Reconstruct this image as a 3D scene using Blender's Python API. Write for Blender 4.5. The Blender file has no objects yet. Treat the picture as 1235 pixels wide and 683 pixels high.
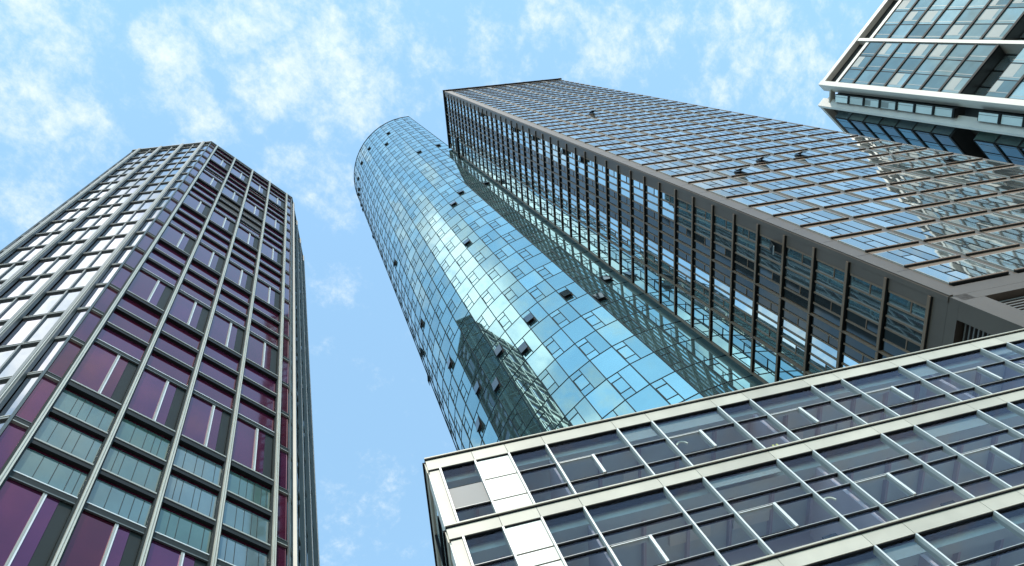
import bpy, math, random
from mathutils import Vector, Matrix
random.seed(7)
S = bpy.context.scene
COL = S.collection
R = math.radians

# ------------------------------------------------------------------ camera
CAM_Z = 1.6
F_PX, PW, PH = 870.0, 1235.0, 683.0
CX, CY = PW / 2, PH / 2
ZEN = (353.0, 36.0)                       # where the building edges converge
up = Vector((ZEN[0] - CX, ZEN[1] - CY, F_PX)).normalized()
fw = Vector((0, 0, 1)); yy = (fw - up * fw.dot(up)).normalized(); xx = yy.cross(up)
RW = Matrix((xx, yy, up))                 # camera axes (right, down, forward) -> world
cr, cu, cb = RW @ Vector((1, 0, 0)), RW @ Vector((0, -1, 0)), RW @ Vector((0, 0, -1))
cd = bpy.data.cameras.new('camera'); cam = bpy.data.objects.new('camera', cd); COL.objects.link(cam)
cam.matrix_world = Matrix(((cr.x, cu.x, cb.x, 0), (cr.y, cu.y, cb.y, 0), (cr.z, cu.z, cb.z, CAM_Z), (0, 0, 0, 1)))
cd.sensor_width = 36; cd.lens = F_PX / PW * 36; cd.clip_start = .1; cd.clip_end = 20000
S.camera = cam
RWT = RW.transposed()
EYE = Vector((0, 0, CAM_Z))

def project(p):
    q = RWT @ (p - EYE)
    if q.z < .05: return None
    return (CX + F_PX * q.x / q.z, CY + F_PX * q.y / q.z)

def view_dir(px, py):
    return (RW @ Vector((px - CX, py - CY, F_PX))).normalized()

# ------------------------------------------------------------------ light
SUN = Vector((.56, -.83, 0)).normalized() * math.cos(R(47)) + Vector((0, 0, math.sin(R(47))))
sl = bpy.data.lights.new('sun', 'SUN'); sl.energy = 2.15; sl.angle = R(.5); sl.color = (1, .91, .78)
so = bpy.data.objects.new('sun', sl); COL.objects.link(so)
so.rotation_euler = SUN.to_track_quat('Z', 'Y').to_euler()

W = bpy.data.worlds.new('World'); S.world = W; W.use_nodes = True
nt = W.node_tree; N = nt.nodes; Lk = nt.links.new
for n in list(N): N.remove(n)

def nd(tree, t, **kw):
    n = tree.nodes.new(t)
    for k, v in kw.items():
        if k.startswith('i_'): n.inputs[int(k[2:])].default_value = v
        else: setattr(n, k, v)
    return n

def math_n(tree, op, a, b=None, c=None, clamp=False):
    n = tree.nodes.new('ShaderNodeMath'); n.operation = op; n.use_clamp = clamp
    for i, v in enumerate((a, b, c)):
        if v is None: continue
        if hasattr(v, 'is_output'): tree.links.new(v, n.inputs[i])
        else: n.inputs[i].default_value = v
    return n.outputs[0]

out = nd(nt, 'ShaderNodeOutputWorld'); bg = nd(nt, 'ShaderNodeBackground'); bg.inputs[1].default_value = .15
sky = nd(nt, 'ShaderNodeTexSky'); sky.sky_type = 'NISHITA'; sky.sun_disc = False
sky.sun_elevation = R(47); sky.sun_rotation = math.atan2(SUN.x, SUN.y)
sky.air_density = 1.0; sky.dust_density = 0.1; sky.ozone_density = 1.0
tc = nd(nt, 'ShaderNodeTexCoord'); sep = nd(nt, 'ShaderNodeSeparateXYZ'); Lk(tc.outputs['Generated'], sep.inputs[0])
zc = math_n(nt, 'MAXIMUM', sep.outputs[2], .12)
px_ = math_n(nt, 'DIVIDE', sep.outputs[0], zc); py_ = math_n(nt, 'DIVIDE', sep.outputs[1], zc)
cmb = nd(nt, 'ShaderNodeCombineXYZ'); Lk(px_, cmb.inputs[0]); Lk(py_, cmb.inputs[1])
SKYP = cmb.outputs[0]                      # a point on a flat cloud deck one unit overhead
# wispy banks: (photo x, y, radius, strength) turned into spots on the cloud deck
banks = [(45, 45, .10, .85), (20, 105, .11, .85), (75, 150, .08, .85), (95, 40, .05, .6), (205, 55, .055, 1), (225, 110, .045, .9),
         (250, 148, .045, .9), (290, 25, .075, 1), (330, 95, .075, 1), (310, 140, .04, .6), (395, 55, .085, 1), (420, 105, .085, 1),
         (350, 205, .05, .7), (400, 225, .06, .7), (470, 30, .045, .7), (525, 55, .05, .6), (665, 20, .06, .8), (735, 55, .075, .9),
         (860, 105, .05, .7), (905, 25, .13, .8), (960, 75, .10, .8), (790, 30, .07, .6), (600, 60, .07, .5), (400, 345, .05, .5), (450, 600, .08, .42), (420, 660, .08, .38),
         (35, 255, .06, .8), (510, 110, .05, .5), (1000, 140, .06, .6), (440, 130, .05, .8)]
m = None
for bx_, by_, br, bs in banks:
    d = view_dir(bx_, by_)
    vd = nd(nt, 'ShaderNodeVectorMath', operation='DISTANCE'); Lk(SKYP, vd.inputs[0]); vd.inputs[1].default_value = (d.x / d.z, d.y / d.z, 0)
    mr = nd(nt, 'ShaderNodeMapRange', interpolation_type='SMOOTHSTEP'); Lk(vd.outputs['Value'], mr.inputs[0])
    mr.inputs[1].default_value = br * 1.45; mr.inputs[2].default_value = br * .1; mr.inputs[3].default_value = 0; mr.inputs[4].default_value = bs
    m = mr.outputs[0] if m is None else math_n(nt, 'MAXIMUM', m, mr.outputs[0])
# a thick bright bank just above the frame, the one the pale side of the purple tower mirrors
vd = nd(nt, 'ShaderNodeVectorMath', operation='DISTANCE'); Lk(SKYP, vd.inputs[0]); vd.inputs[1].default_value = (-.14, -.44, 0)
mr = nd(nt, 'ShaderNodeMapRange', interpolation_type='SMOOTHSTEP'); Lk(vd.outputs['Value'], mr.inputs[0])
mr.inputs[1].default_value = .34; mr.inputs[2].default_value = .10; mr.inputs[3].default_value = 0; mr.inputs[4].default_value = 1.4
m = math_n(nt, 'MAXIMUM', m, mr.outputs[0])
vd = nd(nt, 'ShaderNodeVectorMath', operation='DISTANCE'); Lk(SKYP, vd.inputs[0]); vd.inputs[1].default_value = (-.25, -.88, 0)  # unseen extra bank, added to brighten the slab side mirrored in the round tower
mr = nd(nt, 'ShaderNodeMapRange', interpolation_type='SMOOTHSTEP'); Lk(vd.outputs['Value'], mr.inputs[0])
mr.inputs[1].default_value = .40; mr.inputs[2].default_value = .10; mr.inputs[3].default_value = 0; mr.inputs[4].default_value = 1.3
m = math_n(nt, 'MAXIMUM', m, mr.outputs[0])
thick = m
# outside the photographed patch the cloud deck just goes on
far_ = nd(nt, 'ShaderNodeVectorMath', operation='DISTANCE'); Lk(SKYP, far_.inputs[0])
dc = view_dir(600, 330); far_.inputs[1].default_value = (dc.x / dc.z, dc.y / dc.z, 0)
frr = nd(nt, 'ShaderNodeMapRange', interpolation_type='SMOOTHSTEP'); Lk(far_.outputs['Value'], frr.inputs[0])
frr.inputs[1].default_value = .5; frr.inputs[2].default_value = .8
nb = nd(nt, 'ShaderNodeTexNoise'); nb.inputs['Scale'].default_value = 2.6; nb.inputs['Detail'].default_value = 3; Lk(SKYP, nb.inputs['Vector'])
nbr = nd(nt, 'ShaderNodeMapRange'); Lk(nb.outputs[0], nbr.inputs[0]); nbr.inputs[1].default_value = .43; nbr.inputs[2].default_value = .62
m = math_n(nt, 'MAXIMUM', m, math_n(nt, 'MULTIPLY', nbr.outputs[0], frr.outputs[0]))
# fine wisps
mp = nd(nt, 'ShaderNodeMapping'); Lk(SKYP, mp.inputs[0]); mp.inputs['Rotation'].default_value = (0, 0, R(20)); mp.inputs['Scale'].default_value = (1.0, .85, 1)
n1 = nd(nt, 'ShaderNodeTexNoise'); Lk(mp.outputs[0], n1.inputs['Vector']); n1.inputs['Scale'].default_value = 24; n1.inputs['Detail'].default_value = 10
n1.inputs['Roughness'].default_value = .69; n1.inputs['Distortion'].default_value = .1
n3 = nd(nt, 'ShaderNodeTexNoise'); Lk(SKYP, n3.inputs['Vector']); n3.inputs['Scale'].default_value = 70; n3.inputs['Detail'].default_value = 4
puff = math_n(nt, 'ADD', n1.outputs[0], math_n(nt, 'MULTIPLY_ADD', n3.outputs[0], .14, -.07))
dens = math_n(nt, 'ADD', puff, math_n(nt, 'MULTIPLY_ADD', m, .34, -.12))
cl = nd(nt, 'ShaderNodeMapRange', interpolation_type='SMOOTHSTEP'); Lk(dens, cl.inputs[0]); cl.inputs[1].default_value = .44; cl.inputs[2].default_value = .95
hz = nd(nt, 'ShaderNodeMapRange', interpolation_type='SMOOTHSTEP'); Lk(sep.outputs[2], hz.inputs[0]); hz.inputs[1].default_value = .05; hz.inputs[2].default_value = .35
cdn = math_n(nt, 'MULTIPLY', math_n(nt, 'MULTIPLY_ADD', cl.outputs[0], .80, .085), hz.outputs[0])
tint = nd(nt, 'ShaderNodeMix', data_type='RGBA', blend_type='MULTIPLY'); tint.inputs[0].default_value = 1
Lk(sky.outputs[0], tint.inputs[6]); tint.inputs[7].default_value = (.86, 1.18, 1.12, 1)
addv = nd(nt, 'ShaderNodeMix', data_type='RGBA', blend_type='ADD'); addv.inputs[0].default_value = 1
Lk(tint.outputs[2], addv.inputs[6]); addv.inputs[7].default_value = (.52, .86, 1.15, 1)
mixc = nd(nt, 'ShaderNodeMix', data_type='RGBA'); Lk(cdn, mixc.inputs[0]); Lk(addv.outputs[2], mixc.inputs[6]); mixc.inputs[7].default_value = (4.0, 4.35, 4.4, 1)
tk = nd(nt, 'ShaderNodeMapRange', interpolation_type='SMOOTHSTEP'); Lk(thick, tk.inputs[0]); tk.inputs[1].default_value = .95; tk.inputs[2].default_value = 1.35
tkc = nd(nt, 'ShaderNodeMix', data_type='RGBA'); Lk(tk.outputs[0], tkc.inputs[0]); tkc.inputs[6].default_value = (4.0, 4.35, 4.4, 1); tkc.inputs[7].default_value = (8.6, 8.8, 8.6, 1)
Lk(tkc.outputs[2], mixc.inputs[7])                        # the unseen thick banks are made brighter to whiten the glass mirroring them
Lk(mixc.outputs[2], bg.inputs[0]); Lk(bg.outputs[0], out.inputs[0])

S.view_settings.view_transform = 'Standard'; S.view_settings.look = 'None'
S.view_settings.exposure = 0.8; S.view_settings.gamma = 1
S.cycles.max_bounces = 7; S.cycles.glossy_bounces = 4; S.cycles.diffuse_bounces = 3; S.cycles.transparent_max_bounces = 8
S.cycles.use_denoising = True
S.cycles.caustics_reflective = False; S.cycles.caustics_refractive = False
S.cycles.sample_clamp_indirect = 6

# ------------------------------------------------------------------ materials
def mat(name, col, rough=.5, metal=0.0, var=0.0, dirt_refl=.12, dscale=.6, bump=0.0, bscale=3.0, col2=None, spec=None, ior=None, coat=0.0):
    """Principled surface; 'rnd' (one value per pane) varies it, a noise adds wear (on purple glass, painted reflections), col2 mixes in by rnd."""
    m = bpy.data.materials.new(name); m.use_nodes = True; t = m.node_tree; b = t.nodes['Principled BSDF']
    b.inputs['Roughness'].default_value = rough; b.inputs['Metallic'].default_value = metal
    if ior: b.inputs['IOR'].default_value = ior
    if spec is not None: b.inputs['Specular IOR Level'].default_value = spec
    if coat: b.inputs['Coat Weight'].default_value = coat; b.inputs['Coat Roughness'].default_value = .02
    at = nd(t, 'ShaderNodeAttribute', attribute_name='rnd')
    tcn = nd(t, 'ShaderNodeTexCoord')
    ns = nd(t, 'ShaderNodeTexNoise'); ns.inputs['Scale'].default_value = dscale; ns.inputs['Detail'].default_value = 5; t.links.new(tcn.outputs['Object'], ns.inputs['Vector'])
    c = nd(t, 'ShaderNodeMix', data_type='RGBA'); c.inputs[6].default_value = (*col, 1); c.inputs[7].default_value = (*(col2 or col), 1)
    t.links.new(at.outputs['Fac'], c.inputs[0])
    f = math_n(t, 'MULTIPLY_ADD', ns.outputs[0], -2 * dirt_refl, 1 + dirt_refl * .6)
    if var: f = math_n(t, 'MULTIPLY', f, math_n(t, 'MULTIPLY_ADD', at.outputs['Fac'], 2 * var, 1 - var))
    mu = nd(t, 'ShaderNodeMix', data_type='RGBA', blend_type='MULTIPLY'); mu.inputs[0].default_value = 1
    t.links.new(c.outputs[2], mu.inputs[6]); t.links.new(f, mu.inputs[7])
    t.links.new(mu.outputs[2], b.inputs['Base Color'])
    if bump:
        n2 = nd(t, 'ShaderNodeTexNoise'); n2.inputs['Scale'].default_value = bscale; n2.inputs['Detail'].default_value = 1.5; t.links.new(tcn.outputs['Object'], n2.inputs['Vector'])
        bp = nd(t, 'ShaderNodeBump'); bp.inputs['Strength'].default_value = 1.0; bp.inputs['Distance'].default_value = bump
        t.links.new(n2.outputs[0], bp.inputs['Height']); t.links.new(bp.outputs[0], b.inputs['Normal'])
    return m

def clear_glass(name, tint, refl, lo=.07, rough=.015):
    """Thin window glass: lets the room behind show, mirrors the sky more at grazing angles."""
    m = bpy.data.materials.new(name); m.use_nodes = True; t = m.node_tree
    for n in list(t.nodes): t.nodes.remove(n)
    o = nd(t, 'ShaderNodeOutputMaterial'); mx = nd(t, 'ShaderNodeMixShader'); tr = nd(t, 'ShaderNodeBsdfTransparent'); gl = nd(t, 'ShaderNodeBsdfGlossy')
    tr.inputs[0].default_value = (*tint, 1); gl.inputs[0].default_value = (*refl, 1); gl.inputs['Roughness'].default_value = rough
    ge = nd(t, 'ShaderNodeNewGeometry'); dt = nd(t, 'ShaderNodeVectorMath', operation='DOT_PRODUCT')
    t.links.new(ge.outputs['Normal'], dt.inputs[0]); t.links.new(ge.outputs['Incoming'], dt.inputs[1])
    g_ = math_n(t, 'SUBTRACT', 1.0, math_n(t, 'ABSOLUTE', dt.outputs['Value']), clamp=True)
    f = math_n(t, 'MULTIPLY_ADD', math_n(t, 'POWER', g_, 5.0), .96, .04 + lo, clamp=True)   # Schlick, the same from both sides of the sheet
    tcn = nd(t, 'ShaderNodeTexCoord'); n2 = nd(t, 'ShaderNodeTexNoise'); n2.inputs['Scale'].default_value = .7; n2.inputs['Detail'].default_value = 1
    t.links.new(tcn.outputs['Object'], n2.inputs['Vector'])
    bp = nd(t, 'ShaderNodeBump'); bp.inputs['Distance'].default_value = .004; t.links.new(n2.outputs[0], bp.inputs['Height'])
    t.links.new(bp.outputs[0], gl.inputs['Normal'])
    t.links.new(f, mx.inputs[0]); t.links.new(tr.outputs[0], mx.inputs[1]); t.links.new(gl.outputs[0], mx.inputs[2]); t.links.new(mx.outputs[0], o.inputs[0])
    return m

M = {}
M['dark_core'] = mat('dark_core', (.02, .022, .024), .6)
M['void'] = mat('void', (.006, .006, .007), .8)
# purple tower
M['purple_glass'] = mat('purple_glass', (.185, .021, .056), .06, .6, coat=.35, var=.30, col2=(.115, .024, .075), bump=.006, bscale=.5, dirt_refl=.42, dscale=.22)  # the coarse noise paints uneven cloud reflections into the purple
M['teal_blind'] = mat('teal_blind', (.11, .205, .175), .07, .25, var=.22, col2=(.14, .20, .22), coat=.6, bump=.004, bscale=.5, dirt_refl=.3, dscale=.4)
M['pale_glass'] = mat('pale_glass', (.45, .475, .51), .03, .95, var=.16, col2=(.50, .455, .51), bump=.008, bscale=.45, dirt_refl=.2, dscale=.3)
M['dark_side'] = mat('dark_side', (.09, .12, .125), .04, .9, var=.25, bump=.006, bscale=.45, dirt_refl=.2, dscale=.3)
M['grey_metal'] = mat('grey_metal', (.145, .16, .155), .42, .25, dirt_refl=.15, dscale=.5)
M['light_metal'] = mat('light_metal', (.40, .40, .36), .38, .15, dirt_refl=.14, dscale=.4)
M['fin_cream'] = mat('fin_cream', (.56, .55, .48), .4, .1, dirt_refl=.14, dscale=.4)
M['white_line'] = mat('white_line', (.72, .74, .74), .4, .1)
M['black_ledge'] = mat('black_ledge', (.016, .018, .018), .5, spec=.25)
M['frame_green'] = mat('frame_green', (.022, .028, .028), .55, spec=.2)
M['open_brown'] = mat('open_brown', (.035, .022, .012), .5)
# round tower
M['cyan_glass'] = mat('cyan_glass', (.285, .50, .53), .02, .88, var=.11, col2=(.34, .57, .59), bump=.004, bscale=.25, dirt_refl=.10, dscale=.3)
M['line_dark'] = mat('line_dark', (.018, .035, .042), .7, spec=.1)
M['flap_glass'] = mat('flap_glass', (.05, .08, .10), .05, .6)
M['silver'] = mat('silver', (.5, .53, .53), .35, .4)
# slab tower
M['bronze'] = mat('bronze', (.205, .132, .085), .5, .0, dirt_refl=.2, dscale=.5)
M['bronze_grey'] = mat('bronze_grey', (.115, .088, .068), .5, .0, dirt_refl=.2, dscale=.4)
M['slab_glass'] = mat('slab_glass', (.33, .375, .37), .02, .85, var=.25, col2=(.46, .48, .46), bump=.003, bscale=.5, dirt_refl=.1)
M['side_glass'] = mat('side_glass', (.68, .82, .84), .02, .93, var=.22, col2=(.58, .74, .77), bump=.003, bscale=.4, dirt_refl=.1)
M['side_dark_refl'] = mat('side_dark_refl', (.07, .085, .09), .04, .6, var=.3, bump=.003, bscale=.4)  # a dark reflection put into the pane colour of the slab's narrow side
M['sash_pale'] = mat('sash_pale', (.42, .40, .36), .4, .1)
M['louvre'] = mat('louvre', (.17, .155, .14), .5, .1)
# low office block
M['cream_panel'] = mat('cream_panel', (.50, .46, .375), .45, .0, var=.09, dirt_refl=.22, dscale=1.1)
M['white_panel'] = mat('white_panel', (.80, .77, .69), .4, 0, var=.03, dirt_refl=.05)
M['grey_panel'] = mat('grey_panel', (.15, .155, .155), .5, 0, dirt_refl=.15)
M['alu'] = mat('alu', (.64, .64, .61), .42, .15, dirt_refl=.1)
M['gasket'] = mat('gasket', (.010, .011, .014), .7, spec=.1)
M['office_glass'] = clear_glass('office_glass', (.88, .91, .92), (.66, .58, .66), .0)
M['ceiling'] = mat('ceiling_paint', (.62, .67, .66), .8, 0, dirt_refl=.1)
M['room'] = mat('room_paint', (.50, .41, .45), .8, 0, var=.3)
M['desk_dark'] = mat('desk_dark', (.05, .045, .05), .6)
M['lamp_cream'] = mat('lamp_cream', (.85, .78, .58), .4)
M['yellow_paper'] = mat('yellow_paper', (.75, .68, .18), .6)
# corner block
M['stone_white'] = mat('stone_white', (.56, .535, .48), .5, 0, dirt_refl=.12, dscale=.5)
M['stone_shade'] = mat('stone_shaded', (.46, .42, .36), .6, 0, dirt_refl=.15, dscale=.5)  # white stone darkened for shaded parts; the shade is in the colour
M['bay_glass'] = mat('bay_glass', (.15, .24, .24), .04, .45, var=.35, col2=(.27, .35, .34), coat=.8, bump=.006, bscale=.4, dirt_refl=.3, dscale=.5)
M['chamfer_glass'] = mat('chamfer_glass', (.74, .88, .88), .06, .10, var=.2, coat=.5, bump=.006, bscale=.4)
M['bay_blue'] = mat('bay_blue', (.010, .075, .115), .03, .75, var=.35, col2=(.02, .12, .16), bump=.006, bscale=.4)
M['bay_frame'] = mat('bay_frame', (.014, .017, .018), .6, spec=.15)
M['bay_blind'] = mat('bay_blind', (.25, .29, .285), .6)
M['recess'] = mat('recess', (.035, .038, .038), .35, .2)
# ground
M['asphalt'] = mat('asphalt', (.05, .05, .05), .9, dirt_refl=.3, dscale=.4)
M['paving'] = mat('paving', (.28, .27, .25), .85, dirt_refl=.25, dscale=.8)

# ------------------------------------------------------------------ geometry helpers
class Frame:
    """A vertical facade: s runs along it, o stands out from it, z is height above the camera (metres)."""
    def __init__(f, O, ang, flip=False):
        a = R(ang); f.O = Vector((O[0], O[1], 0)); f.d = Vector((math.cos(a), math.sin(a), 0))
        f.n = Vector((f.d.y, -f.d.x, 0)); f.flip = flip
        if flip: f.n = -f.n
    def P(f, s, o, z): return f.O + f.d * s + f.n * o + Vector((0, 0, z + CAM_Z))

class MB:
    def __init__(s): s.v = []; s.f = []; s.m = []; s.r = []
    def face(s, idx, mt, rnd): s.f.append(idx); s.m.append(mt); s.r.append(rnd)
    def hexa(s, p, mt, rnd=None, flip=False):
        """p: 8 points, bottom ring 0-3 (inner s0, inner s1, outer s1, outer s0), then the top ring."""
        b = len(s.v); s.v += p; rnd = random.random() if rnd is None else rnd
        for q in ((0, 1, 2, 3), (7, 6, 5, 4), (3, 2, 6, 7), (1, 0, 4, 5), (2, 1, 5, 6), (0, 3, 7, 4)):
            q = tuple(b + i for i in q)
            s.face(q if not flip else q[::-1], mt, rnd)
        return s
    def box(s, F, s0, s1, o0, o1, z0, z1, mt, rnd=None):
        p = [F.P(a, o, z) for z in (z0, z1) for a, o in ((s0, o0), (s1, o0), (s1, o1), (s0, o1))]
        return s.hexa(p, mt, rnd, not F.flip)
    def pane(s, F, s0, s1, z0, z1, o, mt, th=.04, tilt=0.0, rnd=None):
        """A glass sheet, each one set a hair out of true so that reflections break from pane to pane."""
        a, b = random.uniform(-tilt, tilt), random.uniform(-tilt, tilt)
        j = {(0, 0): o - a - b, (1, 0): o + a - b, (1, 1): o + a + b, (0, 1): o - a + b}
        ss, zz = (s0, s1), (z0, z1)
        p = [F.P(ss[i], j[(i, k)] - (th if inn else 0), zz[k]) for k in (0, 1) for i, inn in ((0, 1), (1, 1), (1, 0), (0, 0))]
        return s.hexa(p, mt, rnd, not F.flip)
    def bar(s, a, b, w, mt):
        a, b = Vector(a), Vector(b); d = (b - a).normalized(); u = d.cross(Vector((0, 0, 1)))
        u = (u if u.length > 1e-3 else Vector((1, 0, 0))).normalized() * w / 2; v = d.cross(u).normalized() * w / 2
        return s.hexa([a - u - v, a + u - v, a + u + v, a - u + v, b - u - v, b + u - v, b + u + v, b - u + v], mt)
    def prism(s, pts, z0, z1, mt):
        b = len(s.v); n = len(pts)
        s.v += [Vector((x, y, z0 + CAM_Z)) for x, y in pts] + [Vector((x, y, z1 + CAM_Z)) for x, y in pts]
        for i in range(n):
            j = (i + 1) % n; s.face((b + i, b + j, b + n + j, b + n + i), mt, .5)
        s.face(tuple(b + n + i for i in range(n)), mt, .5); s.face(tuple(b + n - 1 - i for i in range(n)), mt, .5)
        return s
    def merge(s, o):
        b = len(s.v); s.v += o.v; s.f += [tuple(b + i for i in q) for q in o.f]; s.m += o.m; s.r += o.r
        return s
    def build(s, name, parent=None):
        me = bpy.data.meshes.new(name)
        base = parent_loc(parent)
        me.from_pydata([v - base for v in s.v], [], s.f)
        names = sorted(set(s.m))
        for n in names: me.materials.append(M[n])
        for p, q in zip(me.polygons, s.m): p.material_index = names.index(q)
        at = me.attributes.new('rnd', 'FLOAT', 'FACE'); at.data.foreach_set('value', s.r)
        me.update()
        o = bpy.data.objects.new(name, me); COL.objects.link(o)
        if parent is not None: o.parent = parent
        return o
    def seen(s, n=None):
        """Rough size in the photograph, square pixels."""
        if not s.v: return 0
        c = sum(s.v, Vector()) / len(s.v)
        if n is not None and (EYE - c).dot(n) <= 0: return 0
        q = [project(v) for v in s.v]
        if any(x is None for x in q): return 0
        x0 = max(min(a for a, _ in q), 0); x1 = min(max(a for a, _ in q), PW); y0 = max(min(b for _, b in q), 0); y1 = min(max(b for _, b in q), PH)
        if x1 <= x0 or y1 <= y0: return 0
        inside = sum(1 for a, b in q if 0 < a < PW and 0 < b < PH) / len(q)
        return (x1 - x0) * (y1 - y0) * (.3 + .7 * inside)

def parent_loc(o):
    v = Vector()
    while o is not None: v = v + Vector(o.location); o = o.parent
    return v

class Building:
    """Collects parts; the hundred of a kind that show largest become objects, the rest one mass."""
    def __init__(b, name, label, category, loc, group=None):
        b.e = bpy.data.objects.new(name, None); COL.objects.link(b.e); b.e.location = (loc[0], loc[1], 0)
        b.e['label'] = label; b.e['category'] = category
        if group: b.e['group'] = group
        b.items = {}
    def add(b, name, mb, subs=(), n=None, label=None, boost=1.0):
        b.items.setdefault(name, []).append((mb, [x for x in subs if x[1].v], n, label, boost)); return mb
    def finish(b, occl=None):
        for name, its in b.items.items():
            if len(its) > 100:
                def key(it):
                    k = it[0].seen(it[2]) * it[4]
                    if k and occl: k *= occl(sum(it[0].v, Vector()) / len(it[0].v))
                    return -k
                its = sorted(its, key=key)
            for mb, subs, n, label, _ in its[:100]:
                o = mb.build(name, b.e)
                if label: o['label'] = label
                for sn, sm in subs: sm.build(sn, o)
            if len(its) > 100:
                rest = MB()
                for mb, subs, n, label, _ in its[100:]:
                    rest.merge(mb)
                    for sn, sm in subs: rest.merge(sm)
                o = rest.build(name + 's' if not name.endswith('s') else name, b.e); o['kind'] = 'stuff'

def open_flap(F, s0, s1, z0, z1, o, ang=24, glass='flap_glass', line='silver'):
    """A top-hung sash standing open: dark opening, tilted sash, thin frame and a stay."""
    mb = MB(); h = z1 - z0
    mb.box(F, s0, s1, o, o + .03, z0, z1, 'void', 0)
    dx, dz = math.sin(R(ang)) * h, math.cos(R(ang)) * h
    t = .05
    p = [F.P(s0, o + .05 + dx, z1 - dz), F.P(s1, o + .05 + dx, z1 - dz), F.P(s1, o + .05 + dx + t, z1 - dz), F.P(s0, o + .05 + dx + t, z1 - dz),
         F.P(s0, o + .05, z1), F.P(s1, o + .05, z1), F.P(s1, o + .05 + t, z1), F.P(s0, o + .05 + t, z1)]
    mb.hexa(p, glass, .5, not F.flip)
    mb.box(F, s0, s1, o + .04 + dx, o + .12 + dx, z1 - dz - .07, z1 - dz - .005, line, .5)
    return mb

# ------------------------------------------------------------------ setting: ground
g = MB(); g.v = [Vector((-6000, -6000, 0)), Vector((6000, -6000, 0)), Vector((6000, 6000, 0)), Vector((-6000, 6000, 0))]; g.face((0, 1, 2, 3), 'paving', .5)
o = g.build('ground'); o['kind'] = 'structure'
FS = Frame((0, -3), 33.8)
r = MB(); r.v = [FS.P(-300, 0, -CAM_Z + .004), FS.P(300, 0, -CAM_Z + .004), FS.P(300, 9, -CAM_Z + .004), FS.P(-300, 9, -CAM_Z + .004)]; r.face((0, 1, 2, 3)[::-1], 'asphalt', .5)
o = r.build('road'); o['kind'] = 'structure'

G = 33.8
def U(a): return Vector((math.cos(R(a)), math.sin(R(a)), 0))

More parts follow.
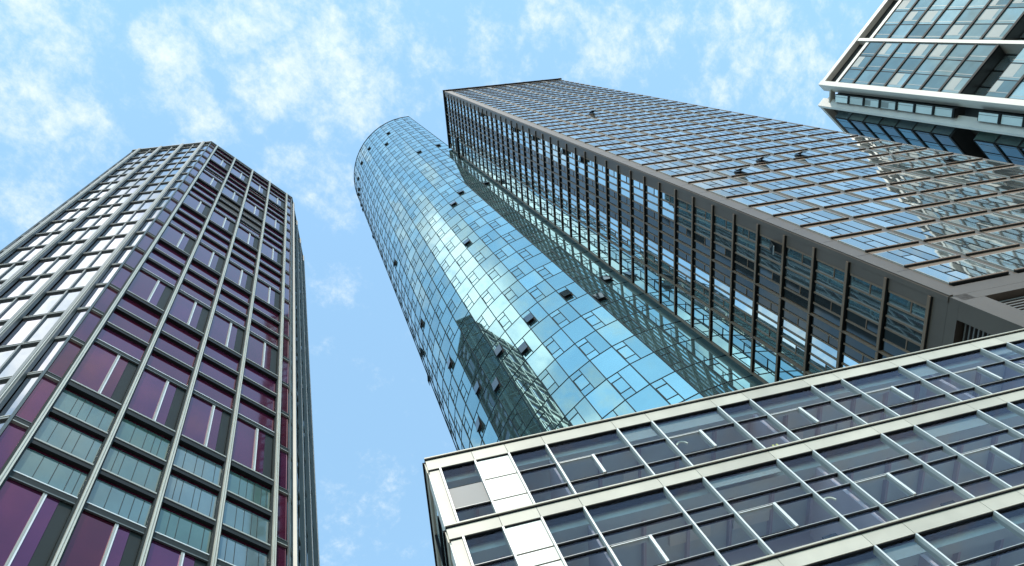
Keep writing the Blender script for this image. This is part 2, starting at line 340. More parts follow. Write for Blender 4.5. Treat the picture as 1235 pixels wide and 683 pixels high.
# ------------------------------------------------------------------ 1. purple tower
def purple_tower():
    H = 146.0; k = H / 100
    C1 = Vector((-17.32, 3.68, 0)) * k
    LF, LS = 11.98 * k, 9.16 * k
    P0 = C1 - U(G) * LS; CR = C1 + U(G + 45) * LF; P3 = CR + U(G + 90) * LS
    P4 = P3 + U(G + 135) * LF; P5 = P4 + U(G + 180) * LS; P6 = P5 + U(G + 225) * LF; P7 = P6 + U(G + 270) * LS
    poly = [P0, C1, CR, P3, P4, P5, P6, P7]
    cen = sum(poly, Vector()) / 8
    B = Building('purple_tower', 'tall many-sided tower with purple glass front and pale mirrored side', 'skyscraper', cen)
    inset = [(p + (cen - p).normalized() * .9) for p in poly]
    B.add('core', MB().prism([(p.x, p.y) for p in inset], -CAM_Z, H - .8, 'dark_core'))
    PER, L0, FL = 11.62 * k, 43.45 * k, 11.62 * k / 3
    zlow = -1.6
    k0 = math.floor((zlow - L0) / PER)
    ks = range(k0, 5)

    def front(F, main):
        fin = 'fin_cream' if main else 'grey_metal'
        ms = [(.83 + 2.58 * i) * k for i in range(5)]
        n = F.n
        for i, s in enumerate(ms):                                      # fins
            mb = MB().box(F, s - .11, s + .11, .0, .30, zlow, H - .1, fin).box(F, s - .11, s - .025, .303, .38, zlow, H - .1, fin).box(F, s + .025, s + .11, .303, .38, zlow, H - .1, fin)
            mb.box(F, s - .235, s - .115, .0, .20, zlow, H - .12, 'frame_green').box(F, s + .115, s + .235, .0, .20, zlow, H - .12, 'frame_green')
            B.add('mullion', mb, n=n, boost=9)
        for kk in ks:
            L = L0 + kk * PER
            for bay in range(4):
                a, b = ms[bay] + .24, ms[bay + 1] - .24; w = b - a
                # ledge under the tall window, two slimmer ledges above
                for off, hh, dp in ((0, .60, .26), (6.85 * k, .46, .19), (9.2 * k, .46, .19)):
                    z = L + off
                    if z < zlow or z > H - 1: continue
                    mb = MB().box(F, a, b, -.3, dp, z - hh, z, 'black_ledge')
                    mb.box(F, a, b, dp + .003, dp + .05, z - .10, z + .02, 'light_metal')
                    B.add('ledge', mb, n=n)
                z0, z1 = L + .02, L + 4.45 * k
                if z1 < H and z0 > zlow:                                # tall window
                    mb = MB().pane(F, a, a + .53 * w, z0, z1, -.03, 'purple_glass', tilt=.006)
                    mb.pane(F, a + .59 * w, a + .79 * w, z0, z1, -.03, 'purple_glass', tilt=.006)
                    fr = MB().box(F, a + .53 * w, a + .56 * w, -.3, .06, z0, z1, 'light_metal').box(F, a + .565 * w, a + .59 * w, -.3, .05, z0, z1, 'white_line')
                    fr.box(F, a, b, -.3, .10, z1, z1 + .42, 'frame_green').box(F, a, b, -.3, .13, z1 + .425, z1 + .50, 'white_line').box(F, a, b, .0, .12, z1 - .08, z1 - .002, 'grey_metal')
                    vent = MB().box(F, a + .79 * w, b, -.3, -.06, z0, z1, 'frame_green')
                    B.add('tall_window', mb, [('frame', fr), ('vent_panel', vent)], n=n)
                rows = ((4.45 * k + .52, 6.85 * k - .50), (6.85 * k + .02, 9.2 * k - .5), (9.2 * k + .02, PER - .62))
                for ri, (r0, r1) in enumerate(rows):
                    z0, z1 = L + r0, L + r1
                    if z0 < zlow or z1 > H - .4: continue
                    teal = kk == -2 and main or (kk < -3)
                    openr = main and kk == 2 and ri > 0 and bay in (1, 2)
                    mt = 'teal_blind' if teal else ('open_brown' if openr else 'purple_glass')
                    mb = MB().pane(F, a, b, z0, z1, -.05, mt, tilt=.006)
                    fr = MB()
                    if teal:
                        s = a + .12
                        while s < b - .4:
                            s += random.choice((.55, .8, .8, .42)); 
                            if s < b - .2: fr.box(F, s, s + .035, -.05, -.035, z0, z1 - .2, 'frame_green')
                        fr.box(F, a, b, -.10, -.03, z1 - .16, z1, 'purple_glass', .1)
                    if openr:
                        fr.box(F, a, b, -.04, -.01, z0 + .5, z0 + .6, 'sash_pale').box(F, a, b, -.04, -.01, z0 + 1.0, z0 + 1.08, 'bronze')
                    elif kk == 2 and bay == 2 and ri == 0 or kk == 3 and random.random() < .25:
                        fr.box(F, a, b, -.04, -.01, z1 - .22, z1 - .12, 'white_line')
                    B.add('window', mb, [('curtain' if teal else 'frame', fr)], n=n)
        # half-width strips at both corners, one pane per storey
        for (a, b) in ((.10, ms[0] - .24), (ms[4] + .24, LF - .10)):
            z = L0 + k0 * PER
            while z < H - .6:
                if z >= zlow:
                    z1 = min(z + FL, H - .3)
                    mb = MB().pane(F, a, b, z, z1 - .42, -.08, 'purple_glass', tilt=.006)
                    fr = MB().box(F, a, b, -.3, .08, z1 - .42, z1 - .06, 'frame_green').box(F, a, b, -.3, .11, z1 - .055, z1, 'grey_metal').box(F, a, b, -.3, .10, z1 - .49, z1 - .423, 'light_metal')
                    B.add('corner_window', mb, [('frame', fr)], n=n)
                z += FL

    def side(F, glass='pale_glass', broad=0.0):
        n = F.n
        ms = [(.80 + 2.52 * i) * k for i in range(4)]
        for s in ms:
            mb = MB().box(F, s - .26, s - .02, .0, .40, zlow, H - .1, 'grey_metal').box(F, s + .02, s + .10 + broad, .0, .40, zlow, H - .12, 'light_metal').box(F, s + .103 + broad, s + .22 + broad, .0, .30, zlow, H - .12, 'grey_metal').box(F, s - .018, s + .018, .0, .2, zlow, H - .2, 'gasket')
            B.add('mullion', mb, n=n, boost=9)
        z = L0 + k0 * PER
        while z < H - .6:
            z1 = min(z + FL, H - .3)
            if z >= zlow:
                for bay in range(3):
                    a, b = ms[bay] + .26, ms[bay + 1] - .30; c = (a + b) / 2
                    mb = MB().pane(F, a, c - .07, z, z1 - .30, -.10, glass, tilt=.009).pane(F, c + .07, b, z, z1 - .30, -.10, glass, tilt=.009)
                    fr = MB().box(F, c - .07, c + .07, -.3, .03, z, z1 - .30, 'grey_metal').box(F, a, b, -.3, .06, z1 - .26, z1 - .06, 'grey_metal').box(F, a, b, -.3, .09, z1 - .055, z1 - .003, 'light_metal')
                    B.add('side_window', mb, [('frame', fr)], n=n)
                for a, b in ((.10, ms[0] - .30), (ms[3] + .26, LS - .10)):
                    mb = MB().pane(F, a, b, z, z1 - .30, -.06, glass, tilt=.009)
                    fr = MB().box(F, a, b, -.3, .08, z1 - .30, z1 - .08, 'grey_metal').box(F, a, b, -.3, .11, z1 - .075, z1, 'light_metal')
                    B.add('side_window', mb, [('frame', fr)], n=n)
            z += FL
    front(Frame(C1, G + 45), True)
    side(Frame(P0, G))
    side(Frame(CR, G + 90), 'dark_side', .05)
    front(Frame(P3, G + 135), False)
    front(Frame(P5, G + 225), False)
    side(Frame(P6, G - 90), 'dark_side')
    front(Frame(P7, G - 45), False)
    side(Frame(P4, G + 180), 'dark_side')
    # corner posts and roof edge
    for i, p in enumerate(poly):
        q = p + (p - cen).normalized() * .06
        B.add('corner_post', MB().bar((q.x, q.y, 0), (q.x, q.y, H + CAM_Z), .14, 'grey_metal'))
    rim = MB()
    o_ = [p + (p - cen).normalized() * .25 for p in poly]; i_ = [p + (cen - p).normalized() * 1.2 for p in poly]
    for i in range(8):
        j = (i + 1) % 8
        rim.hexa([Vector((i_[i].x, i_[i].y, H - .32 + CAM_Z)), Vector((i_[j].x, i_[j].y, H - .32 + CAM_Z)), Vector((o_[j].x, o_[j].y, H - .32 + CAM_Z)), Vector((o_[i].x, o_[i].y, H - .32 + CAM_Z)),
                  Vector((i_[i].x, i_[i].y, H + .25 + CAM_Z)), Vector((i_[j].x, i_[j].y, H + .25 + CAM_Z)), Vector((o_[j].x, o_[j].y, H + .25 + CAM_Z)), Vector((o_[i].x, o_[i].y, H + .25 + CAM_Z))], 'grey_metal', .5, True)
    B.add('roof_edge', rim)
    return B

# ------------------------------------------------------------------ 2. round glass tower
H3 = 190.0; K3 = H3 / 100
CYL = Vector((-.814, 34.346, 0)) * K3; RAD = 11.77 * K3; HC = 1.4147 * H3
def round_tower():
    B = Building('round_tower', 'tall curved tower of mirrored turquoise glass with small windows tilted open', 'skyscraper', CYL)
    A0, STEP, NF = -54.95, -7.22, 25
    pt = lambda i, rr=RAD: CYL + U(A0 + STEP * i) * rr
    pts = [pt(i, RAD - .35) for i in range(NF + 1)]
    B.add('core', MB().prism([(p.x, p.y) for p in pts][::-1], -CAM_Z, HC - .4, 'dark_core'))
    FLH = 4.53; zb = 51.3 - 12 * FLH
    rings = []
    z = zb
    while z < HC - 1: rings.append(z); z += FLH
    flaps = [(456.7,153),(467.7,161.5),(465.5,173.7),(445,178.7),(436.5,195.5),(526,175.5),(504,183.5),(585.8,222.5),(556,233),(548,247),(564.8,293),
             (728,338),(686,358.5),(724,361),(643,386.6),(635.7,422),(605.8,425.5),(602,465),(579.6,469),(581,511.6),(544,437),(508,386),(506.6,420),(513.6,453),
             (431.2,213.8),(431.9,226.4),(431.5,233),(433.8,239.5),(435.8,250.7),(448.3,281),(475.8,314)]
    want = set()
    split = lambda i, r: (i + r) % 2 == 0
    for fx, fy in flaps:
        d = view_dir(fx, fy); a = d.x * d.x + d.y * d.y; b = -2 * (d.x * CYL.x + d.y * CYL.y); c = CYL.length_squared - RAD * RAD
        disc = b * b - 4 * a * c
        t = (-b - math.sqrt(max(disc, 0))) / (2 * a)
        X = d * t; ang = math.degrees(math.atan2(X.y - CYL.y, X.x - CYL.x))
        i = (ang - A0) / STEP % (360 / -STEP if STEP < 0 else 1)
        i = (A0 - ang) / 7.22
        if i < -5: i += 360 / 7.22
        r = (X.z - zb) / FLH
        best = min(((ii, rr) for ii in range(int(i) - 1, int(i) + 3) for rr in range(int(r) - 1, int(r) + 3) if split(ii, rr)), key=lambda q: abs(q[0] + .75 - i) * 1.0 + abs(q[1] + .5 - r))
        want.add(best)
    for i in range(NF):
        p, q = pt(i + 1), pt(i)                                        # s runs with the azimuth, outward stays outward
        F = Frame(p, math.degrees(math.atan2(q.y - p.y, q.x - p.x))); w = (q - p).length; n = F.n
        for r, z in enumerate(rings):
            z1 = min(z + FLH, HC); g = .045
            fr = MB()
            if split(i, r):
                h = z1 - z; c = w * .46
                mb = MB().pane(F, c + g, w - g, z + g, z1 - g, 0, 'cyan_glass', tilt=.004)
                a0, a1 = z + h * .27, z + h * .76
                mb.pane(F, g, c - g, z + g, a0 - g, 0, 'cyan_glass', tilt=.003)
                mb.pane(F, g, c - g, a1 + g, z1 - g, 0, 'cyan_glass', tilt=.003)
                fr.box(F, c - .05, c + .05, -.1, .03, z + g, z1 - g, 'line_dark').box(F, g, c - .05, -.1, .03, a0 - .05, a0 + .05, 'line_dark').box(F, g, c - .05, -.1, .03, a1 - .05, a1 + .05, 'line_dark')
                fr.box(F, g + .01, g + .09, -.1, .025, a0 + .05, a1 - .05, 'line_dark')
                if (i, r) in want:
                    B.add('open_window', open_flap(F, g + .08, c - .06, a0 + .06, a1 - .06, .0, ang=8, line='line_dark'), n=n, boost=4)
                else:
                    mb.pane(F, g + .09, c - .05, a0 + .05, a1 - .05, -.01, 'cyan_glass', tilt=.005)
            else:
                mb = MB().pane(F, g, w - g, z + g, z1 - g, 0, 'cyan_glass', tilt=.0032)
            B.add('window', mb, [('transom', fr)], n=n)
    for i in range(NF + 1):
        p = pt(i); u = U(A0 + STEP * i); q = p + u * .01
        Fm = Frame(q, A0 + STEP * i + 90)
        B.add('mullion', MB().box(Fm, -.055, .055, -.2, .06, -CAM_Z, HC, 'line_dark'), boost=9)
    for r, z in enumerate(rings[1:]):
        mb = MB()
        for i in range(NF):
            p, q = pt(i + 1), pt(i); F = Frame(p, math.degrees(math.atan2(q.y - p.y, q.x - p.x)))
            mb.box(F, .06, (q - p).length - .06, -.2, .04, z - .045, z + .045, 'line_dark')
        B.add('floor_band', mb, boost=9)
    cap = MB()
    pc = [pt(i, RAD + .12) for i in range(NF + 1)]
    cap.prism([(p.x, p.y) for p in pc][::-1], HC, HC + .5, 'line_dark')
    B.add('roof_edge', cap)
    # flat back wall behind the curve
    a, b = pt(0), pt(NF)
    Fb = Frame(a, math.degrees(math.atan2(b.y - a.y, b.x - a.x)), True)
    B.add('back_wall', MB().box(Fb, .1, (b - a).length - .1, -.3, .0, -CAM_Z, HC - .02, 'side_glass'))
    return B

# ------------------------------------------------------------------ 3. bronze slab tower
def slab_tower():
    Kc = Vector((10.1, 18.0, 0)) * K3
    DB, DA = 16.75 * K3, 7.66 * K3
    B = Building('slab_tower', 'dark bronze slab tower with rows of bluish windows and thin black ledges', 'skyscraper', Kc + U(G) * DB / 2 + U(G + 90) * DA / 2)
    FB = Frame(Kc, G); FA = Frame(Kc, G + 90, True)
    far = [Kc, Kc + U(G) * DB, Kc + U(G) * DB + U(G + 90) * DA, Kc + U(G + 90) * DA]
    cc = sum(far, Vector()) / 4
    ins = [p + (cc - p).normalized() * 1.6 for p in far]
    B.add('core', MB().prism([(p.x, p.y) for p in ins], -CAM_Z, H3 - .6, 'dark_core'))
    ZB, PIT = 17.42 * K3, 1.9047 * K3; NFL = 43
    # facade B
    n = FB.n
    cw = 2.655 * K3; cols = [(.80 * K3 + cw * i, .80 * K3 + cw * i + 2.32 * K3) for i in range(6)]
    for i in range(7):
        s0 = 0 if i == 0 else cols[i - 1][1]; s1 = cols[i][0] if i < 6 else DB
        B.add('pier', MB().box(FB, s0 + (.28 if i == 0 else .0), s1, -1.2, .0, ZB - 1.5, H3 - .5, 'bronze_grey'), n=n, boost=9)
    flapsB = [(728.2, 134.8), (713, 136), (891, 205.7), (912.5, 192.6), (983.5, 182.9), (1121, 195)]
    def on(F, px, py):
        d = view_dir(px, py); t = F.O.dot(F.n) / d.dot(F.n); X = d * t
        return (X - F.O).dot(F.d), X.z
    fb = {}
    for p in flapsB:
        s, z = on(FB, *p); fb[(min(range(6), key=lambda c: abs(sum(cols[c]) / 2 - s)), round((z - ZB) / PIT - .4))] = 1
    for f in range(NFL):
        z = ZB + f * PIT
        for c, (a, b) in enumerate(cols):
            w = b - a; h = PIT * .79; top = min(z + h, H3 - .7)
            mb = MB(); fr = MB()
            cuts = [0, .27, .49, .72, 1]
            for q in range(4):
                x0, x1 = a + w * cuts[q] + .05, a + w * cuts[q + 1] - .05
                if q == 1:
                    zm = z + h * .55
                    if (c, f) in fb:
                        B.add('open_window', open_flap(FB, x0, x1, z + .05, zm, .07), n=n, boost=5)
                    else: mb.pane(FB, x0, x1, z + .02, zm, .06, 'slab_glass', tilt=.004)
                    mb.pane(FB, x0, x1, zm + .10, top, .06, 'slab_glass', tilt=.004)
                    fr.box(FB, x0, x1, -.2, .075, zm, zm + .09, 'bay_frame')
                else: mb.pane(FB, x0, x1, z + .02, top, .06, 'slab_glass', tilt=.004)
                if q < 3: fr.box(FB, x1 + .01, x1 + .09, -.2, .08, z + .02, top, 'bay_frame')
            fr.box(FB, a, a + .05, -.2, .11, z + .02, top, 'sash_pale').box(FB, b - .05, b, -.2, .11, z + .02, top, 'sash_pale').box(FB, a, b, -.2, .06, top, top + .07, 'sash_pale')
            sp = MB().box(FB, a, b, -1.0, .03, top + .072, z + PIT - .18, 'bronze')
            B.add('window', mb, [('frame', fr), ('spandrel', sp)], n=n)
            B.add('ledge', MB().box(FB, a - .04, b + .04, -.6, .14, z - .17, z - .01, 'black_ledge').box(FB, a - .04, b + .04, .143, .18, z - .12, z + .01, 'bronze'), n=n)
    # facade A
    n = FA.n
    bays = [(.20 * K3, 2.98 * K3), (3.08 * K3, 5.64 * K3), (5.76 * K3, 7.55 * K3)]
    for (a, b) in ((0, bays[0][0]), (bays[0][1], bays[1][0]), (bays[1][1], bays[2][0]), (bays[2][1], DA)):
        B.add('pier', MB().box(FA, a + (.003 if a == 0 else 0), b, -1.2, .06, ZB - 1.5, H3 - .5, 'bronze' if a > 0 else 'bronze_grey'), n=n, boost=9)
    fa = {}
    for p in ((620.4, 164.7), (641.5, 166.7), (682.6, 180.9), (705, 206.5), (580.5, 141.8), (922, 308)):
        s, z = on(FA, *p); fa[(min(range(3), key=lambda c: abs(sum(bays[c]) / 2 - s)), round((z - ZB) / PIT - .4))] = 1
    for f in range(NFL):
        z = ZB - .15 + f * PIT; top = min(z + PIT - .36, H3 - .6)
        for c, (a, b) in enumerate(bays):
            w = b - a; mb = MB(); fr = MB()
            ns = (6, 6, 3)[c]; hw = (.065, .055, .022)[c]; bm = 'bronze' if c < 2 else 'bay_frame'
            for q in range(ns):
                gm = 'side_dark_refl' if (c, q) in ((0, 4), (0, 5), (1, 0), (1, 1)) else 'side_glass'  # these strips carry the painted dark reflection
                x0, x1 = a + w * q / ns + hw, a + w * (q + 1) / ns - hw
                if q == 1 or q == ns - 2:
                    zm = z + (top - z) * .40
                    if (c, f) in fa and q == 1: B.add('open_window', open_flap(FA, x0, x1, z + .3, zm + .5, -.02), n=n, boost=5)
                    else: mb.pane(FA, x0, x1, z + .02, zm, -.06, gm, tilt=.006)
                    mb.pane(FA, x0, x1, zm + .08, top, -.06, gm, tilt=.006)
                    fr.box(FA, x0, x1, -.2, -.02, zm, zm + .08, bm)
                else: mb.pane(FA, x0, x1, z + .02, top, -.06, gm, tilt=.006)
                if q < ns - 1: fr.box(FA, x1, x1 + 2 * hw, -.2, .03 if c < 2 else -.02, z + .02, top, bm)
            B.add('side_window', mb, [('frame', fr)], n=n)
            dp = .12 if c < 2 else .05
            B.add('ledge', MB().box(FA, a + .0, b, -.6, dp, z - .24, z - .01, 'black_ledge').box(FA, a, b, dp + .003, dp + .05, z - .20, z + .03, 'bronze'), n=n)
    # joints in the corner cladding, storey by storey
    jt = MB()
    for f in range(NFL + 1):
        z = ZB + f * PIT - .5
        jt.box(FB, .29, cols[0][0] - .01, -.1, .003, z, z + .035, 'void')
    B.add('cladding_joint', jt)
    # corner column, roof edge
    B.add('corner_column', MB().box(FB, .003, .28, -1.2, .10, ZB - 1.5, H3 - .5, 'bronze_grey'), boost=9)
    rf = MB().box(FB, -.35, DB + .3, -DA - .2, .35, H3 - .48, H3 + .1, 'black_ledge')
    for i in range(7):
        s = (cols[i][0] if i < 6 else DB) - .35
        rf.box(FB, s, s + .45, .353, .42, H3 - .5, H3 + .12, 'sash_pale')
    B.add('roof_edge', rf)
    # service gantry standing out at the roof's far corner of face A
    Jx = DA - .2
    B.add('gantry', MB().box(FA, Jx - 4.5, Jx + 2.2, .3, .75, H3 - 14.2, H3 - 13.7, 'black_ledge').box(FA, Jx + .2, Jx + .6, -.5, .3, H3 - 14.1, H3 - 13.8, 'silver'))
    # plant storey with louvres, then the shaft below
    zt, zl = ZB - 1.5, 7.5 * K3
    for F, L, nm in ((FB, DB, 'b'), (FA, DA, 'a')):
        n = F.n; e = .95 * K3 if nm == 'b' else .50 * K3
        B.add('beam', MB().box(F, .28 if nm == 'b' else .0, L, -1.2, .004, ZB - 1.5 + .005, ZB - .34, 'bronze_grey').box(F, .28 if nm == 'b' else .0, L, -1.2, .0, zt - .75, zt - .006, 'bronze_grey'))
        B.add('beam', MB().box(F, .0 if nm == 'b' else 0, L, -1.2, .0, zl - 2.0, zl, 'bronze_grey'))
        xs = [e + i * (5.2 * K3) for i in range(int(L / (5.2 * K3)) + 1)]
        for i, x in enumerate(xs):
            x1 = min(x + 4.75 * K3, L - .5)
            if x1 - x < 1: continue
            mb = MB()
            zz = zl + .1
            while zz < zt - 1.0:
                mb.box(F, x, x1, -.75, -.45, zz, zz + .10, 'louvre'); zz += .30
            B.add('louvre_panel', mb.box(F, x, x1, -1.25, -1.2, zl, zt - .75, 'void'), n=n)
        prev = 0.002 if nm == 'b' else 0.0
        for i, x in enumerate(xs + [L + .45 * K3]):
            x0 = prev; 
            xe = min(x, L)
            B.add('pier', MB().box(F, x0, xe, -1.2, -.004, zl + .002, zt - .755, 'bronze_grey'), n=n, boost=9)
            prev = min(x + 4.75 * K3, L - .5)
        B.add('lower_wall', MB().box(F, .0, L, -1.0, -.02, -CAM_Z, zl - 2.005, 'bronze'))
    # hidden rear walls
    F2 = Frame(far[1], G + 90); B.add('rear_wall', MB().box(F2, .1, DA, -1.0, -.02, -CAM_Z, H3 - .5, 'bronze'))
    F4 = Frame(far[3], G, True); B.add('rear_wall', MB().box(F4, .1, DB, -1.0, -.02, -CAM_Z, H3 - .5, 'bronze'))
    return B

# ------------------------------------------------------------------ 4. low office block in front
def office_block():
    H = 17.5; k = H / 100
    C4 = Vector((-29.4, 60.5, 0)) * k
    NP = 9; N_, W_ = 6.35 * k, 12.58 * k; PER = N_ + W_
    LEN = 13.05 * k + NP * PER; DEP = 5.6
    ang = G + .4
    F = Frame(C4, ang); n = F.n
    B = Building('office_block', 'low office block with cream floor bands and dark blue windows, some white-framed', 'office block', C4 + U(ang) * LEN / 2 + U(ang + 90) * DEP / 2)
    st = [(100, [97.0, 91.75, 86.4, 82.75], True), (82.66, [80.05, 74.3, 71.6, 66.05, 62.45], False)]
    b = 62.36
    for i in range(4):
        if b - 20.3 < -6: break
        st.append((b, [b - 2.6, b - 8.35, b - 11.05, b - 16.6, b - 20.2], False)); b -= 20.3
    zend = b * k
    mull_s = [1.80 * k, 7.45 * k, 13.05 * k]
    for p in range(NP): mull_s += [13.05 * k + p * PER + N_, 13.05 * k + (p + 1) * PER]
    lamps = {}
    for i in range(26): lamps[(random.randrange(2), random.randrange(3, 2 * NP), random.randrange(2))] = 1
    for si, (t, rows, first) in enumerate(st):
        z_t = t * k; zr = [x * k for x in rows]; zbot = zr[-1]
        # cream floor band in panels with dark joints, thin drip edges
        sp = MB(); js = [-.02] + mull_s + [LEN]
        js = [js[0], js[2]] + js[3:]
        for q in range(len(js) - 1): sp.box(F, js[q] + .006, js[q + 1] - .006, -.25, .07, zr[0] + .02, z_t - .05, 'cream_panel')
        sp.box(F, -.03, LEN, -.3, .095, z_t - .048, z_t - .012, 'gasket').box(F, -.03, LEN, -.3, .13, z_t - .01, z_t + .035, 'cream_panel').box(F, .0, LEN, -.25, .05, zr[0] - .012, zr[0] + .018, 'gasket')
        B.add('floor_band', sp, n=n, boost=9)
        B.add('corner_panel', MB().box(F, .01, mull_s[0] - .03, -.2, .03, zbot + .05, zr[0] - .014, 'cream_panel'), n=n)
        # fins between the windows
        for i, s in enumerate(mull_s):
            lw = .023
            mb = MB().box(F, s - lw, s + lw, -.12, .10, zbot + .045, zr[0] - .014, 'alu')
            B.add('mullion', mb, n=n, boost=2)
        # glazing
        for ci in range(len(mull_s) - 1):
            a, bb = mull_s[ci] + .03, mull_s[ci + 1] - .03
            wide = ci >= 2 and (ci - 2) % 2 == 1
            if ci == 1:
                mb = MB()
                for q in range(len(zr) - 1):
                    mb.box(F, a, bb, -.1, .02, zr[q + 1] + .025, zr[q] - .025, 'white_panel')
                    if q: mb.box(F, a, bb, -.1, .0, zr[q] - .023, zr[q] + .023, 'gasket')
                B.add('white_panel', mb, n=n); continue
            mb = MB(); fr = MB(); op = MB(); hd = MB(); lab = None
            oprow = 1 if first else 2
            for q in range(len(zr) - 1):
                z0, z1 = zr[q + 1] + .03, zr[q] - .03
                if ci == 0 and q == 1 and first:
                    fr.box(F, a, bb, -.1, .01, z0, z1, 'grey_panel'); continue
                if wide and q == oprow:
                    c = (a + bb) / 2
                    op.pane(F, a + .035, c - .09, z0 + .03, z1 - .03, .025, 'office_glass', th=.012)
                    op.box(F, c - .085, c - .01, -.08, .09, z0, z1, 'alu').box(F, a, a + .03, -.08, .04, z0, z1, 'alu')
                    op.box(F, a + .05, c - .09, -.08, .05, z1 - .022, z1, 'alu').box(F, a + .05, c - .09, -.08, .04, z0, z0 + .02, 'gasket')
                    op.box(F, c - .007, c + .02, -.08, .03, z0, z1, 'gasket')
                    mb.pane(F, c + .025, bb, z0, z1, .0, 'office_glass', th=.012, tilt=.002)
                else:
                    mb.pane(F, a, bb, z0, z1, .0, 'office_glass', th=.012, tilt=.002)
                if q: 
                    fr.box(F, a, bb, -.08, .03, zr[q] - .028, zr[q] + .012, 'gasket').box(F, a, bb, -.08, .035, zr[q] + .014, zr[q] + .024, 'alu')
                if q == oprow and ci > 2 and random.random() < .22:       # curved pale arm standing just inside the pane
                    sx = a + random.choice((.26, .34, .5)); zz = z1 - .14
                    pr = None
                    for u in range(7):
                        th = R(15 + u * 24); pp = F.P(sx + .17 * math.cos(th), -.10, zz - .16 + .19 * math.sin(th))
                        if pr is not None: hd.bar(pr, pp, .045, 'lamp_cream')
                        pr = pp
            fr.box(F, a, bb, -.08, .05, zbot + .005, zbot + .028, 'alu')
            bl = MB()
            if ci > 2 and random.random() < .22:                        # a roller blind part way down
                hb = random.uniform(.25, .75) * (zr[0] - zr[1])
                bl.box(F, a + .04, bb - .04, -.09, -.075, zr[0] - .05 - hb, zr[0] - .05, 'bay_blind')
            if si == 0 and ci == 6: hd.box(F, bb - .62, bb - .56, -.14, -.13, zr[3] + .12, zr[3] + .42, 'yellow_paper').box(F, bb - .50, bb - .44, -.14, -.13, zr[3] + .14, zr[3] + .42, 'yellow_paper')
            subs = [('frame', fr), ('opening_sash', op), ('curved_arm', hd), ('blind', bl)]
            B.add('window', mb, subs, n=n)
        # the rooms behind
        slab = MB().box(F, .15, LEN - .15, -DEP + .15, -.26, zr[0] + .12, z_t - .06, 'ceiling')
        slab.box(F, .2, LEN - .2, -.62, -.30, zr[0] - .20, zr[0] + .115, 'ceiling')
        sx = 1.2
        while sx < LEN - 1:
            slab.box(F, sx, sx + .08, -DEP + .4, -.7, zr[0] - .02, zr[0] + .118, 'room'); sx += 1.27
        B.add('floor_slab', slab)
        sx = 2.0
        while sx < LEN - 3:
            if random.random() < .55: B.add('ceiling_lamp', MB().box(F, sx, sx + random.choice((.6, 1.2)), -1.9, -1.5, zr[0] + .03, zr[0] + .117, 'white_panel'))
            sx += 1.9
        B.add('room_wall', MB().box(F, .2, LEN - .2, -2.7, -2.6, zbot + .2, zr[0] + .118, 'room'))
        sx = 3.4
        while sx < LEN - 2:
            B.add('room_wall', MB().box(F, sx, sx + .12, -2.59, -.34, zbot + .2, zr[0] - .21, 'room')); sx += random.choice((6.6, 3.3, 9.9))
        sx = 2.6
        while sx < LEN - 2:
            B.add('furniture', MB().box(F, sx, sx + 1.5, -1.5, -.8, zbot + .72, zbot + .77, 'desk_dark').box(F, sx + .1, sx + .16, -1.4, -.9, zbot + .05, zbot + .72, 'desk_dark').box(F, sx + 1.3, sx + 1.36, -1.4, -.9, zbot + .05, zbot + .72, 'desk_dark').box(F, sx + .5, sx + .9, -1.0, -.95, zbot + .8, zbot + 1.15, 'desk_dark')); sx += random.uniform(2.2, 4)
    # left return wall
    FL_ = Frame(C4, ang + 90, True); nl = FL_.n
    for si, (t, rows, first) in enumerate(st):
        z_t, z1, z0 = t * k, rows[0] * k, rows[-1] * k
        B.add('floor_band', MB().box(FL_, .02, DEP, -.25, .05, z1 + .02, z_t - .05, 'cream_panel').box(FL_, .02, DEP, -.25, .10, z_t - .048, z_t + .03, 'gasket'), n=nl)
        B.add('side_panel', MB().box(FL_, .02, .5, -.2, .02, z0 + .05, z1, 'white_panel'), n=nl)
        for q in range(3):
            a = .55 + q * 1.65
            mb = MB().pane(FL_, a, a + 1.55, z0 + .05, z1 - .03, -.02, 'chamfer_glass', tilt=.003)  # pale bluish reflection put into the pane colour
            fr = MB().box(FL_, a + 1.55, a + 1.65, -.1, .06, z0 + .05, z1, 'gasket').box(FL_, a, a + 1.55, -.1, .05, (z0 + z1) / 2, (z0 + z1) / 2 + .05, 'gasket')
            B.add('side_window', mb, [('frame', fr)], n=nl)
    Fb = Frame(C4 + U(ang + 90) * DEP, ang, True)
    B.add('rear_wall', MB().box(Fb, .02, LEN, -.2, .0, -CAM_Z, H - .06, 'cream_panel'))
    Fr_ = Frame(C4 + U(ang) * LEN, ang + 90)
    B.add('end_wall', MB().box(Fr_, .02, DEP, -.2, .0, -CAM_Z, H - .06, 'cream_panel'))
    B.add('roof', MB().box(F, .1, LEN - .1, -DEP + .1, -.31, H - .2, H - .055, 'grey_panel'))
    B.add('base_wall', MB().box(F, .05, LEN - .05, -DEP + .2, -.2, -CAM_Z, zend, 'cream_panel'))
    return B

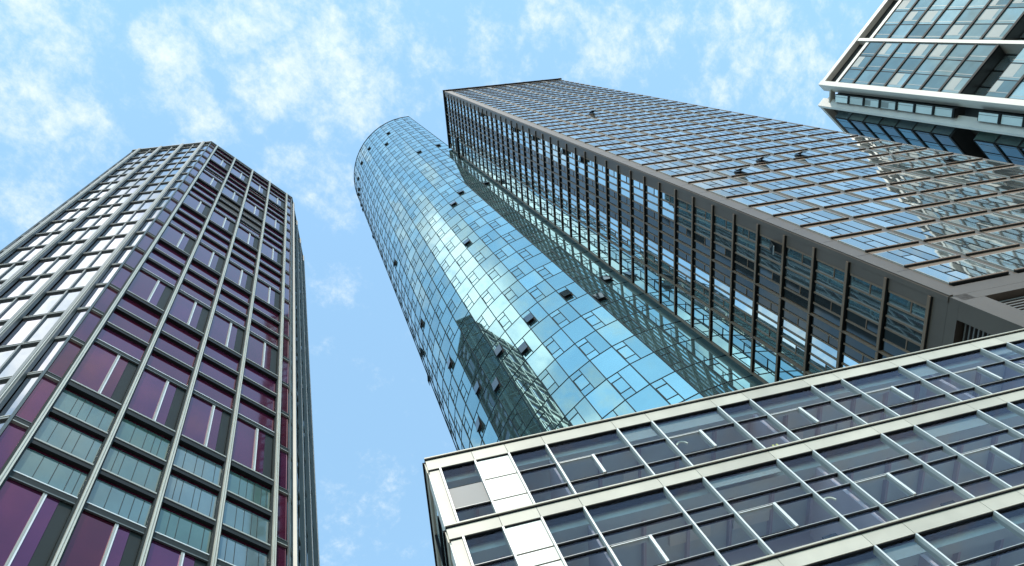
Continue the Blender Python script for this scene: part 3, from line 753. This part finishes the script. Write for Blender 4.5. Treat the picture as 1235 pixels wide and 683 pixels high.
# ------------------------------------------------------------------ 5. corner block, upper right
def corner_block():
    H = 120.0; k = H / 100
    C5 = Vector((57.36, 55.75, 0)) * k; D5 = Vector((55.90, 58.0, 0)) * k
    a1 = -13.4; a2 = 76.6
    F1 = Frame(C5, a1); F2 = Frame(D5, a2, True)
    va = D5 - C5; FC = Frame(C5, math.degrees(math.atan2(va.y, va.x)), True); WC = va.length
    L1, L2 = 66 * k, 40 * k
    E1 = C5 + U(a1) * L1; E2 = D5 + U(a2) * L2
    poly = [C5, E1, E1 + (E2 - D5), E2, D5]
    cen = sum(poly, Vector()) / 5
    B = Building('corner_block', 'pale stone office tower with projecting glass bays and a chamfered corner', 'office tower', cen)
    INS = 2.0
    # core set back behind the bays
    off = lambda p, nn: p - nn * INS
    n1, n2 = F1.n, F2.n
    B.add('core', MB().prism([(q.x, q.y) for q in (C5 - n1 * INS - n2 * INS * .2 + U(a1) * 1.4, E1 - n1 * INS, E1 + (E2 - D5), E2 - n2 * INS, D5 - n2 * INS - n1 * INS * .2 + U(a2) * 1.4)], -CAM_Z, H - 1.5, 'recess'))
    NFL, FLH = 7, 3.171 * k
    blocks = []
    t = 96.5
    while t > 0: blocks.append((t * k, (t - 22.2) * k)); t -= 25.6
    def bay(F, s0, s1, ncol, o, glass, main, zoff=0.0, part='window', blind=.3, ov=.5, pdir=0):
        n = F.n; w = (s1 - s0) / ncol
        for bi, (zt, zb) in enumerate(blocks):
            zt, zb = zt + zoff, zb + zoff
            if zb < 0: continue
            # box behind the glass, dark underside
            bx = MB().box(F, s0, s1, -INS + .05, o - .12, zb - .05, zt, 'recess')
            B.add('bay', bx, n=n, boost=9)
            for f in range(NFL):
                z1 = zt - f * FLH; z0 = z1 - FLH
                for c in range(ncol):
                    a, b = s0 + c * w, s0 + (c + 1) * w
                    mb = MB(); fr = MB(); bl = MB()
                    sp_ = .18 if (f * 3 + c) % 4 else .30
                    mb.pane(F, a + .09, b - .02, z0 + .27, z1 - .15, o, glass, tilt=.008)
                    fr.box(F, a, b, o - .1, o + .18, z0 - .12, z0 + .26, 'bay_frame').box(F, a, a + .09, o - .1, o + .06, z0 + .262, z1 - .13, 'bay_frame').box(F, a + .1, b, o - .1, o + .05, z1 - .165, z1 - .125, 'bay_frame')
                    fr.box(F, a + w * sp_ , a + w * sp_ + .05, o - .02, o + .03, z0 + .30, z1 - .04, 'grey_metal')
                    if random.random() < blind:
                        hh = random.uniform(.25, .8) * (z1 - z0 - .34)
                        bl.box(F, a + w * sp_ + .12, b - .14, o - .02, o + .012, z1 - .08 - hh, z1 - .08, 'bay_blind')
                    B.add(part, mb, [('frame', fr), ('blind', bl)], n=n)
    # face 1: bays of three panes between white piers
    s = .82 * k; i = 0
    while s + 7.4 * k < L1:
        bay(F1, s, s + 7.4 * k, 3, .25, 'bay_glass', True)
        p0 = s + 7.4 * k + .14 * k
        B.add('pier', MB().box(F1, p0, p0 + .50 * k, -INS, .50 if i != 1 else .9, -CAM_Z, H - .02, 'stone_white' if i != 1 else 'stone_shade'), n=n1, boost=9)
        s += 8.16 * k + (.9 * k if i == 1 else 0); i += 1
    B.add('pier', MB().box(F1, -.15 * k, .62 * k, -1.2, .72, -CAM_Z, H - .01, 'stone_white'), n=n1, boost=9)
    # roof frame of face 1 with its shadow gap
    B.add('roof_frame', MB().box(F1, .625 * k, L1, -.5, .60, H - .75 * k, H - .03, 'stone_white').box(F1, .63 * k, L1, -1.9, -.6, H - 3.2 * k, H - .1, 'recess').box(F1, .63 * k, L1, -1.5, .30, H - 3.35 * k, H - 2.75 * k, 'stone_white'))
    # horizontal rails in the recess gaps
    for zt, zb in blocks:
        if zb < 0: continue
        B.add('gap_rail', MB().box(F1, .7 * k, L1, -1.9, -1.2, zb - 3.4 * k, zb - 2.9 * k, 'frame_green'))
        zz = MB()
        s = .9 * k
        while s < L1 - 2: zz.pane(F1, s, s + 2.2 * k, zb - 2.8 * k, zb - .2, -1.75, 'side_glass', tilt=.01); s += 2.45 * k
        B.add('gap_glazing', zz)
    # chamfer: recessed strip of single boxes between two piers
    bay(FC, .95 * k, WC - .55 * k, 1, .10, 'chamfer_glass', False, part='chamfer_window', blind=.35)
    FD = F2
    B.add('pier', MB().box(FD, -.1 * k, .42 * k, -1.2, .55, -CAM_Z, H - .02, 'stone_white'), n=n2, boost=9)
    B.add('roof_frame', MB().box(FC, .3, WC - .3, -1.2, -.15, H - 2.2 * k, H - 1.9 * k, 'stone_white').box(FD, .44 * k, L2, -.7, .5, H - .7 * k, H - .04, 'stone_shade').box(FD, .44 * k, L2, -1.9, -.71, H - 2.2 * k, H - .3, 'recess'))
    # face 2 in shade: blue bays standing out
    s = 2.25 * k; i = 0
    while s + 7 * k < L2:
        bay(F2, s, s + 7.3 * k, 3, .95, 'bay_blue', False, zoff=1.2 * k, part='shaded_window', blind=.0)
        # glazed cheek of the bay
        for zt, zb in blocks:
            if zb < 0: continue
            FQ = Frame(F2.P(s, .9, 0) - Vector((0, 0, CAM_Z)), a2 + 90, True)
            FQ = Frame(Vector((F2.P(s, .92, 0).x, F2.P(s, .92, 0).y, 0)), a2 - 90)
            nq = -F2.d
            ck = MB()
            for f in range(NFL):
                z1 = zt + 1.2 * k - f * FLH
                for q in range(2):
                    pass
                P_ = lambda o, z: F2.P(s - .03, o, z)
                ck.box(F2, s - .06, s - .004, -.9, .80, z1 - FLH + .32, z1 - .06, 'bay_glass' if (f % 2) else 'teal_blind')
            B.add('bay_cheek', ck)
        s += 8.3 * k; i += 1
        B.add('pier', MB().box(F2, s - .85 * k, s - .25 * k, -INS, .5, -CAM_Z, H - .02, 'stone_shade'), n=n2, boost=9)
    return B

built = [purple_tower(), round_tower(), slab_tower(), office_block(), corner_block()]

# what stands in front of what, so that the pieces singled out are pieces one sees
bpy.context.view_layer.update()
from mathutils.bvhtree import BVHTree
hull = []
for b in built:
    V, Fc = [], []
    for nm in ('core', 'floor_slab', 'room_wall', 'pier', 'floor_band'):
        for it in b.items.get(nm, []):
            base = len(V); V += it[0].v; Fc += [tuple(base + i for i in q) for q in it[0].f]
    hull.append(BVHTree.FromPolygons(V, Fc))
def occlusion(me):
    def f(p):
        d = p - EYE; L = d.length; d.normalize()
        for i, t in enumerate(hull):
            if i == me: continue
            h = t.ray_cast(EYE, d, L - .5)
            if h[0] is not None: return .0
        return 1.0
    return f
for i, b in enumerate(built): b.finish(occlusion(i))
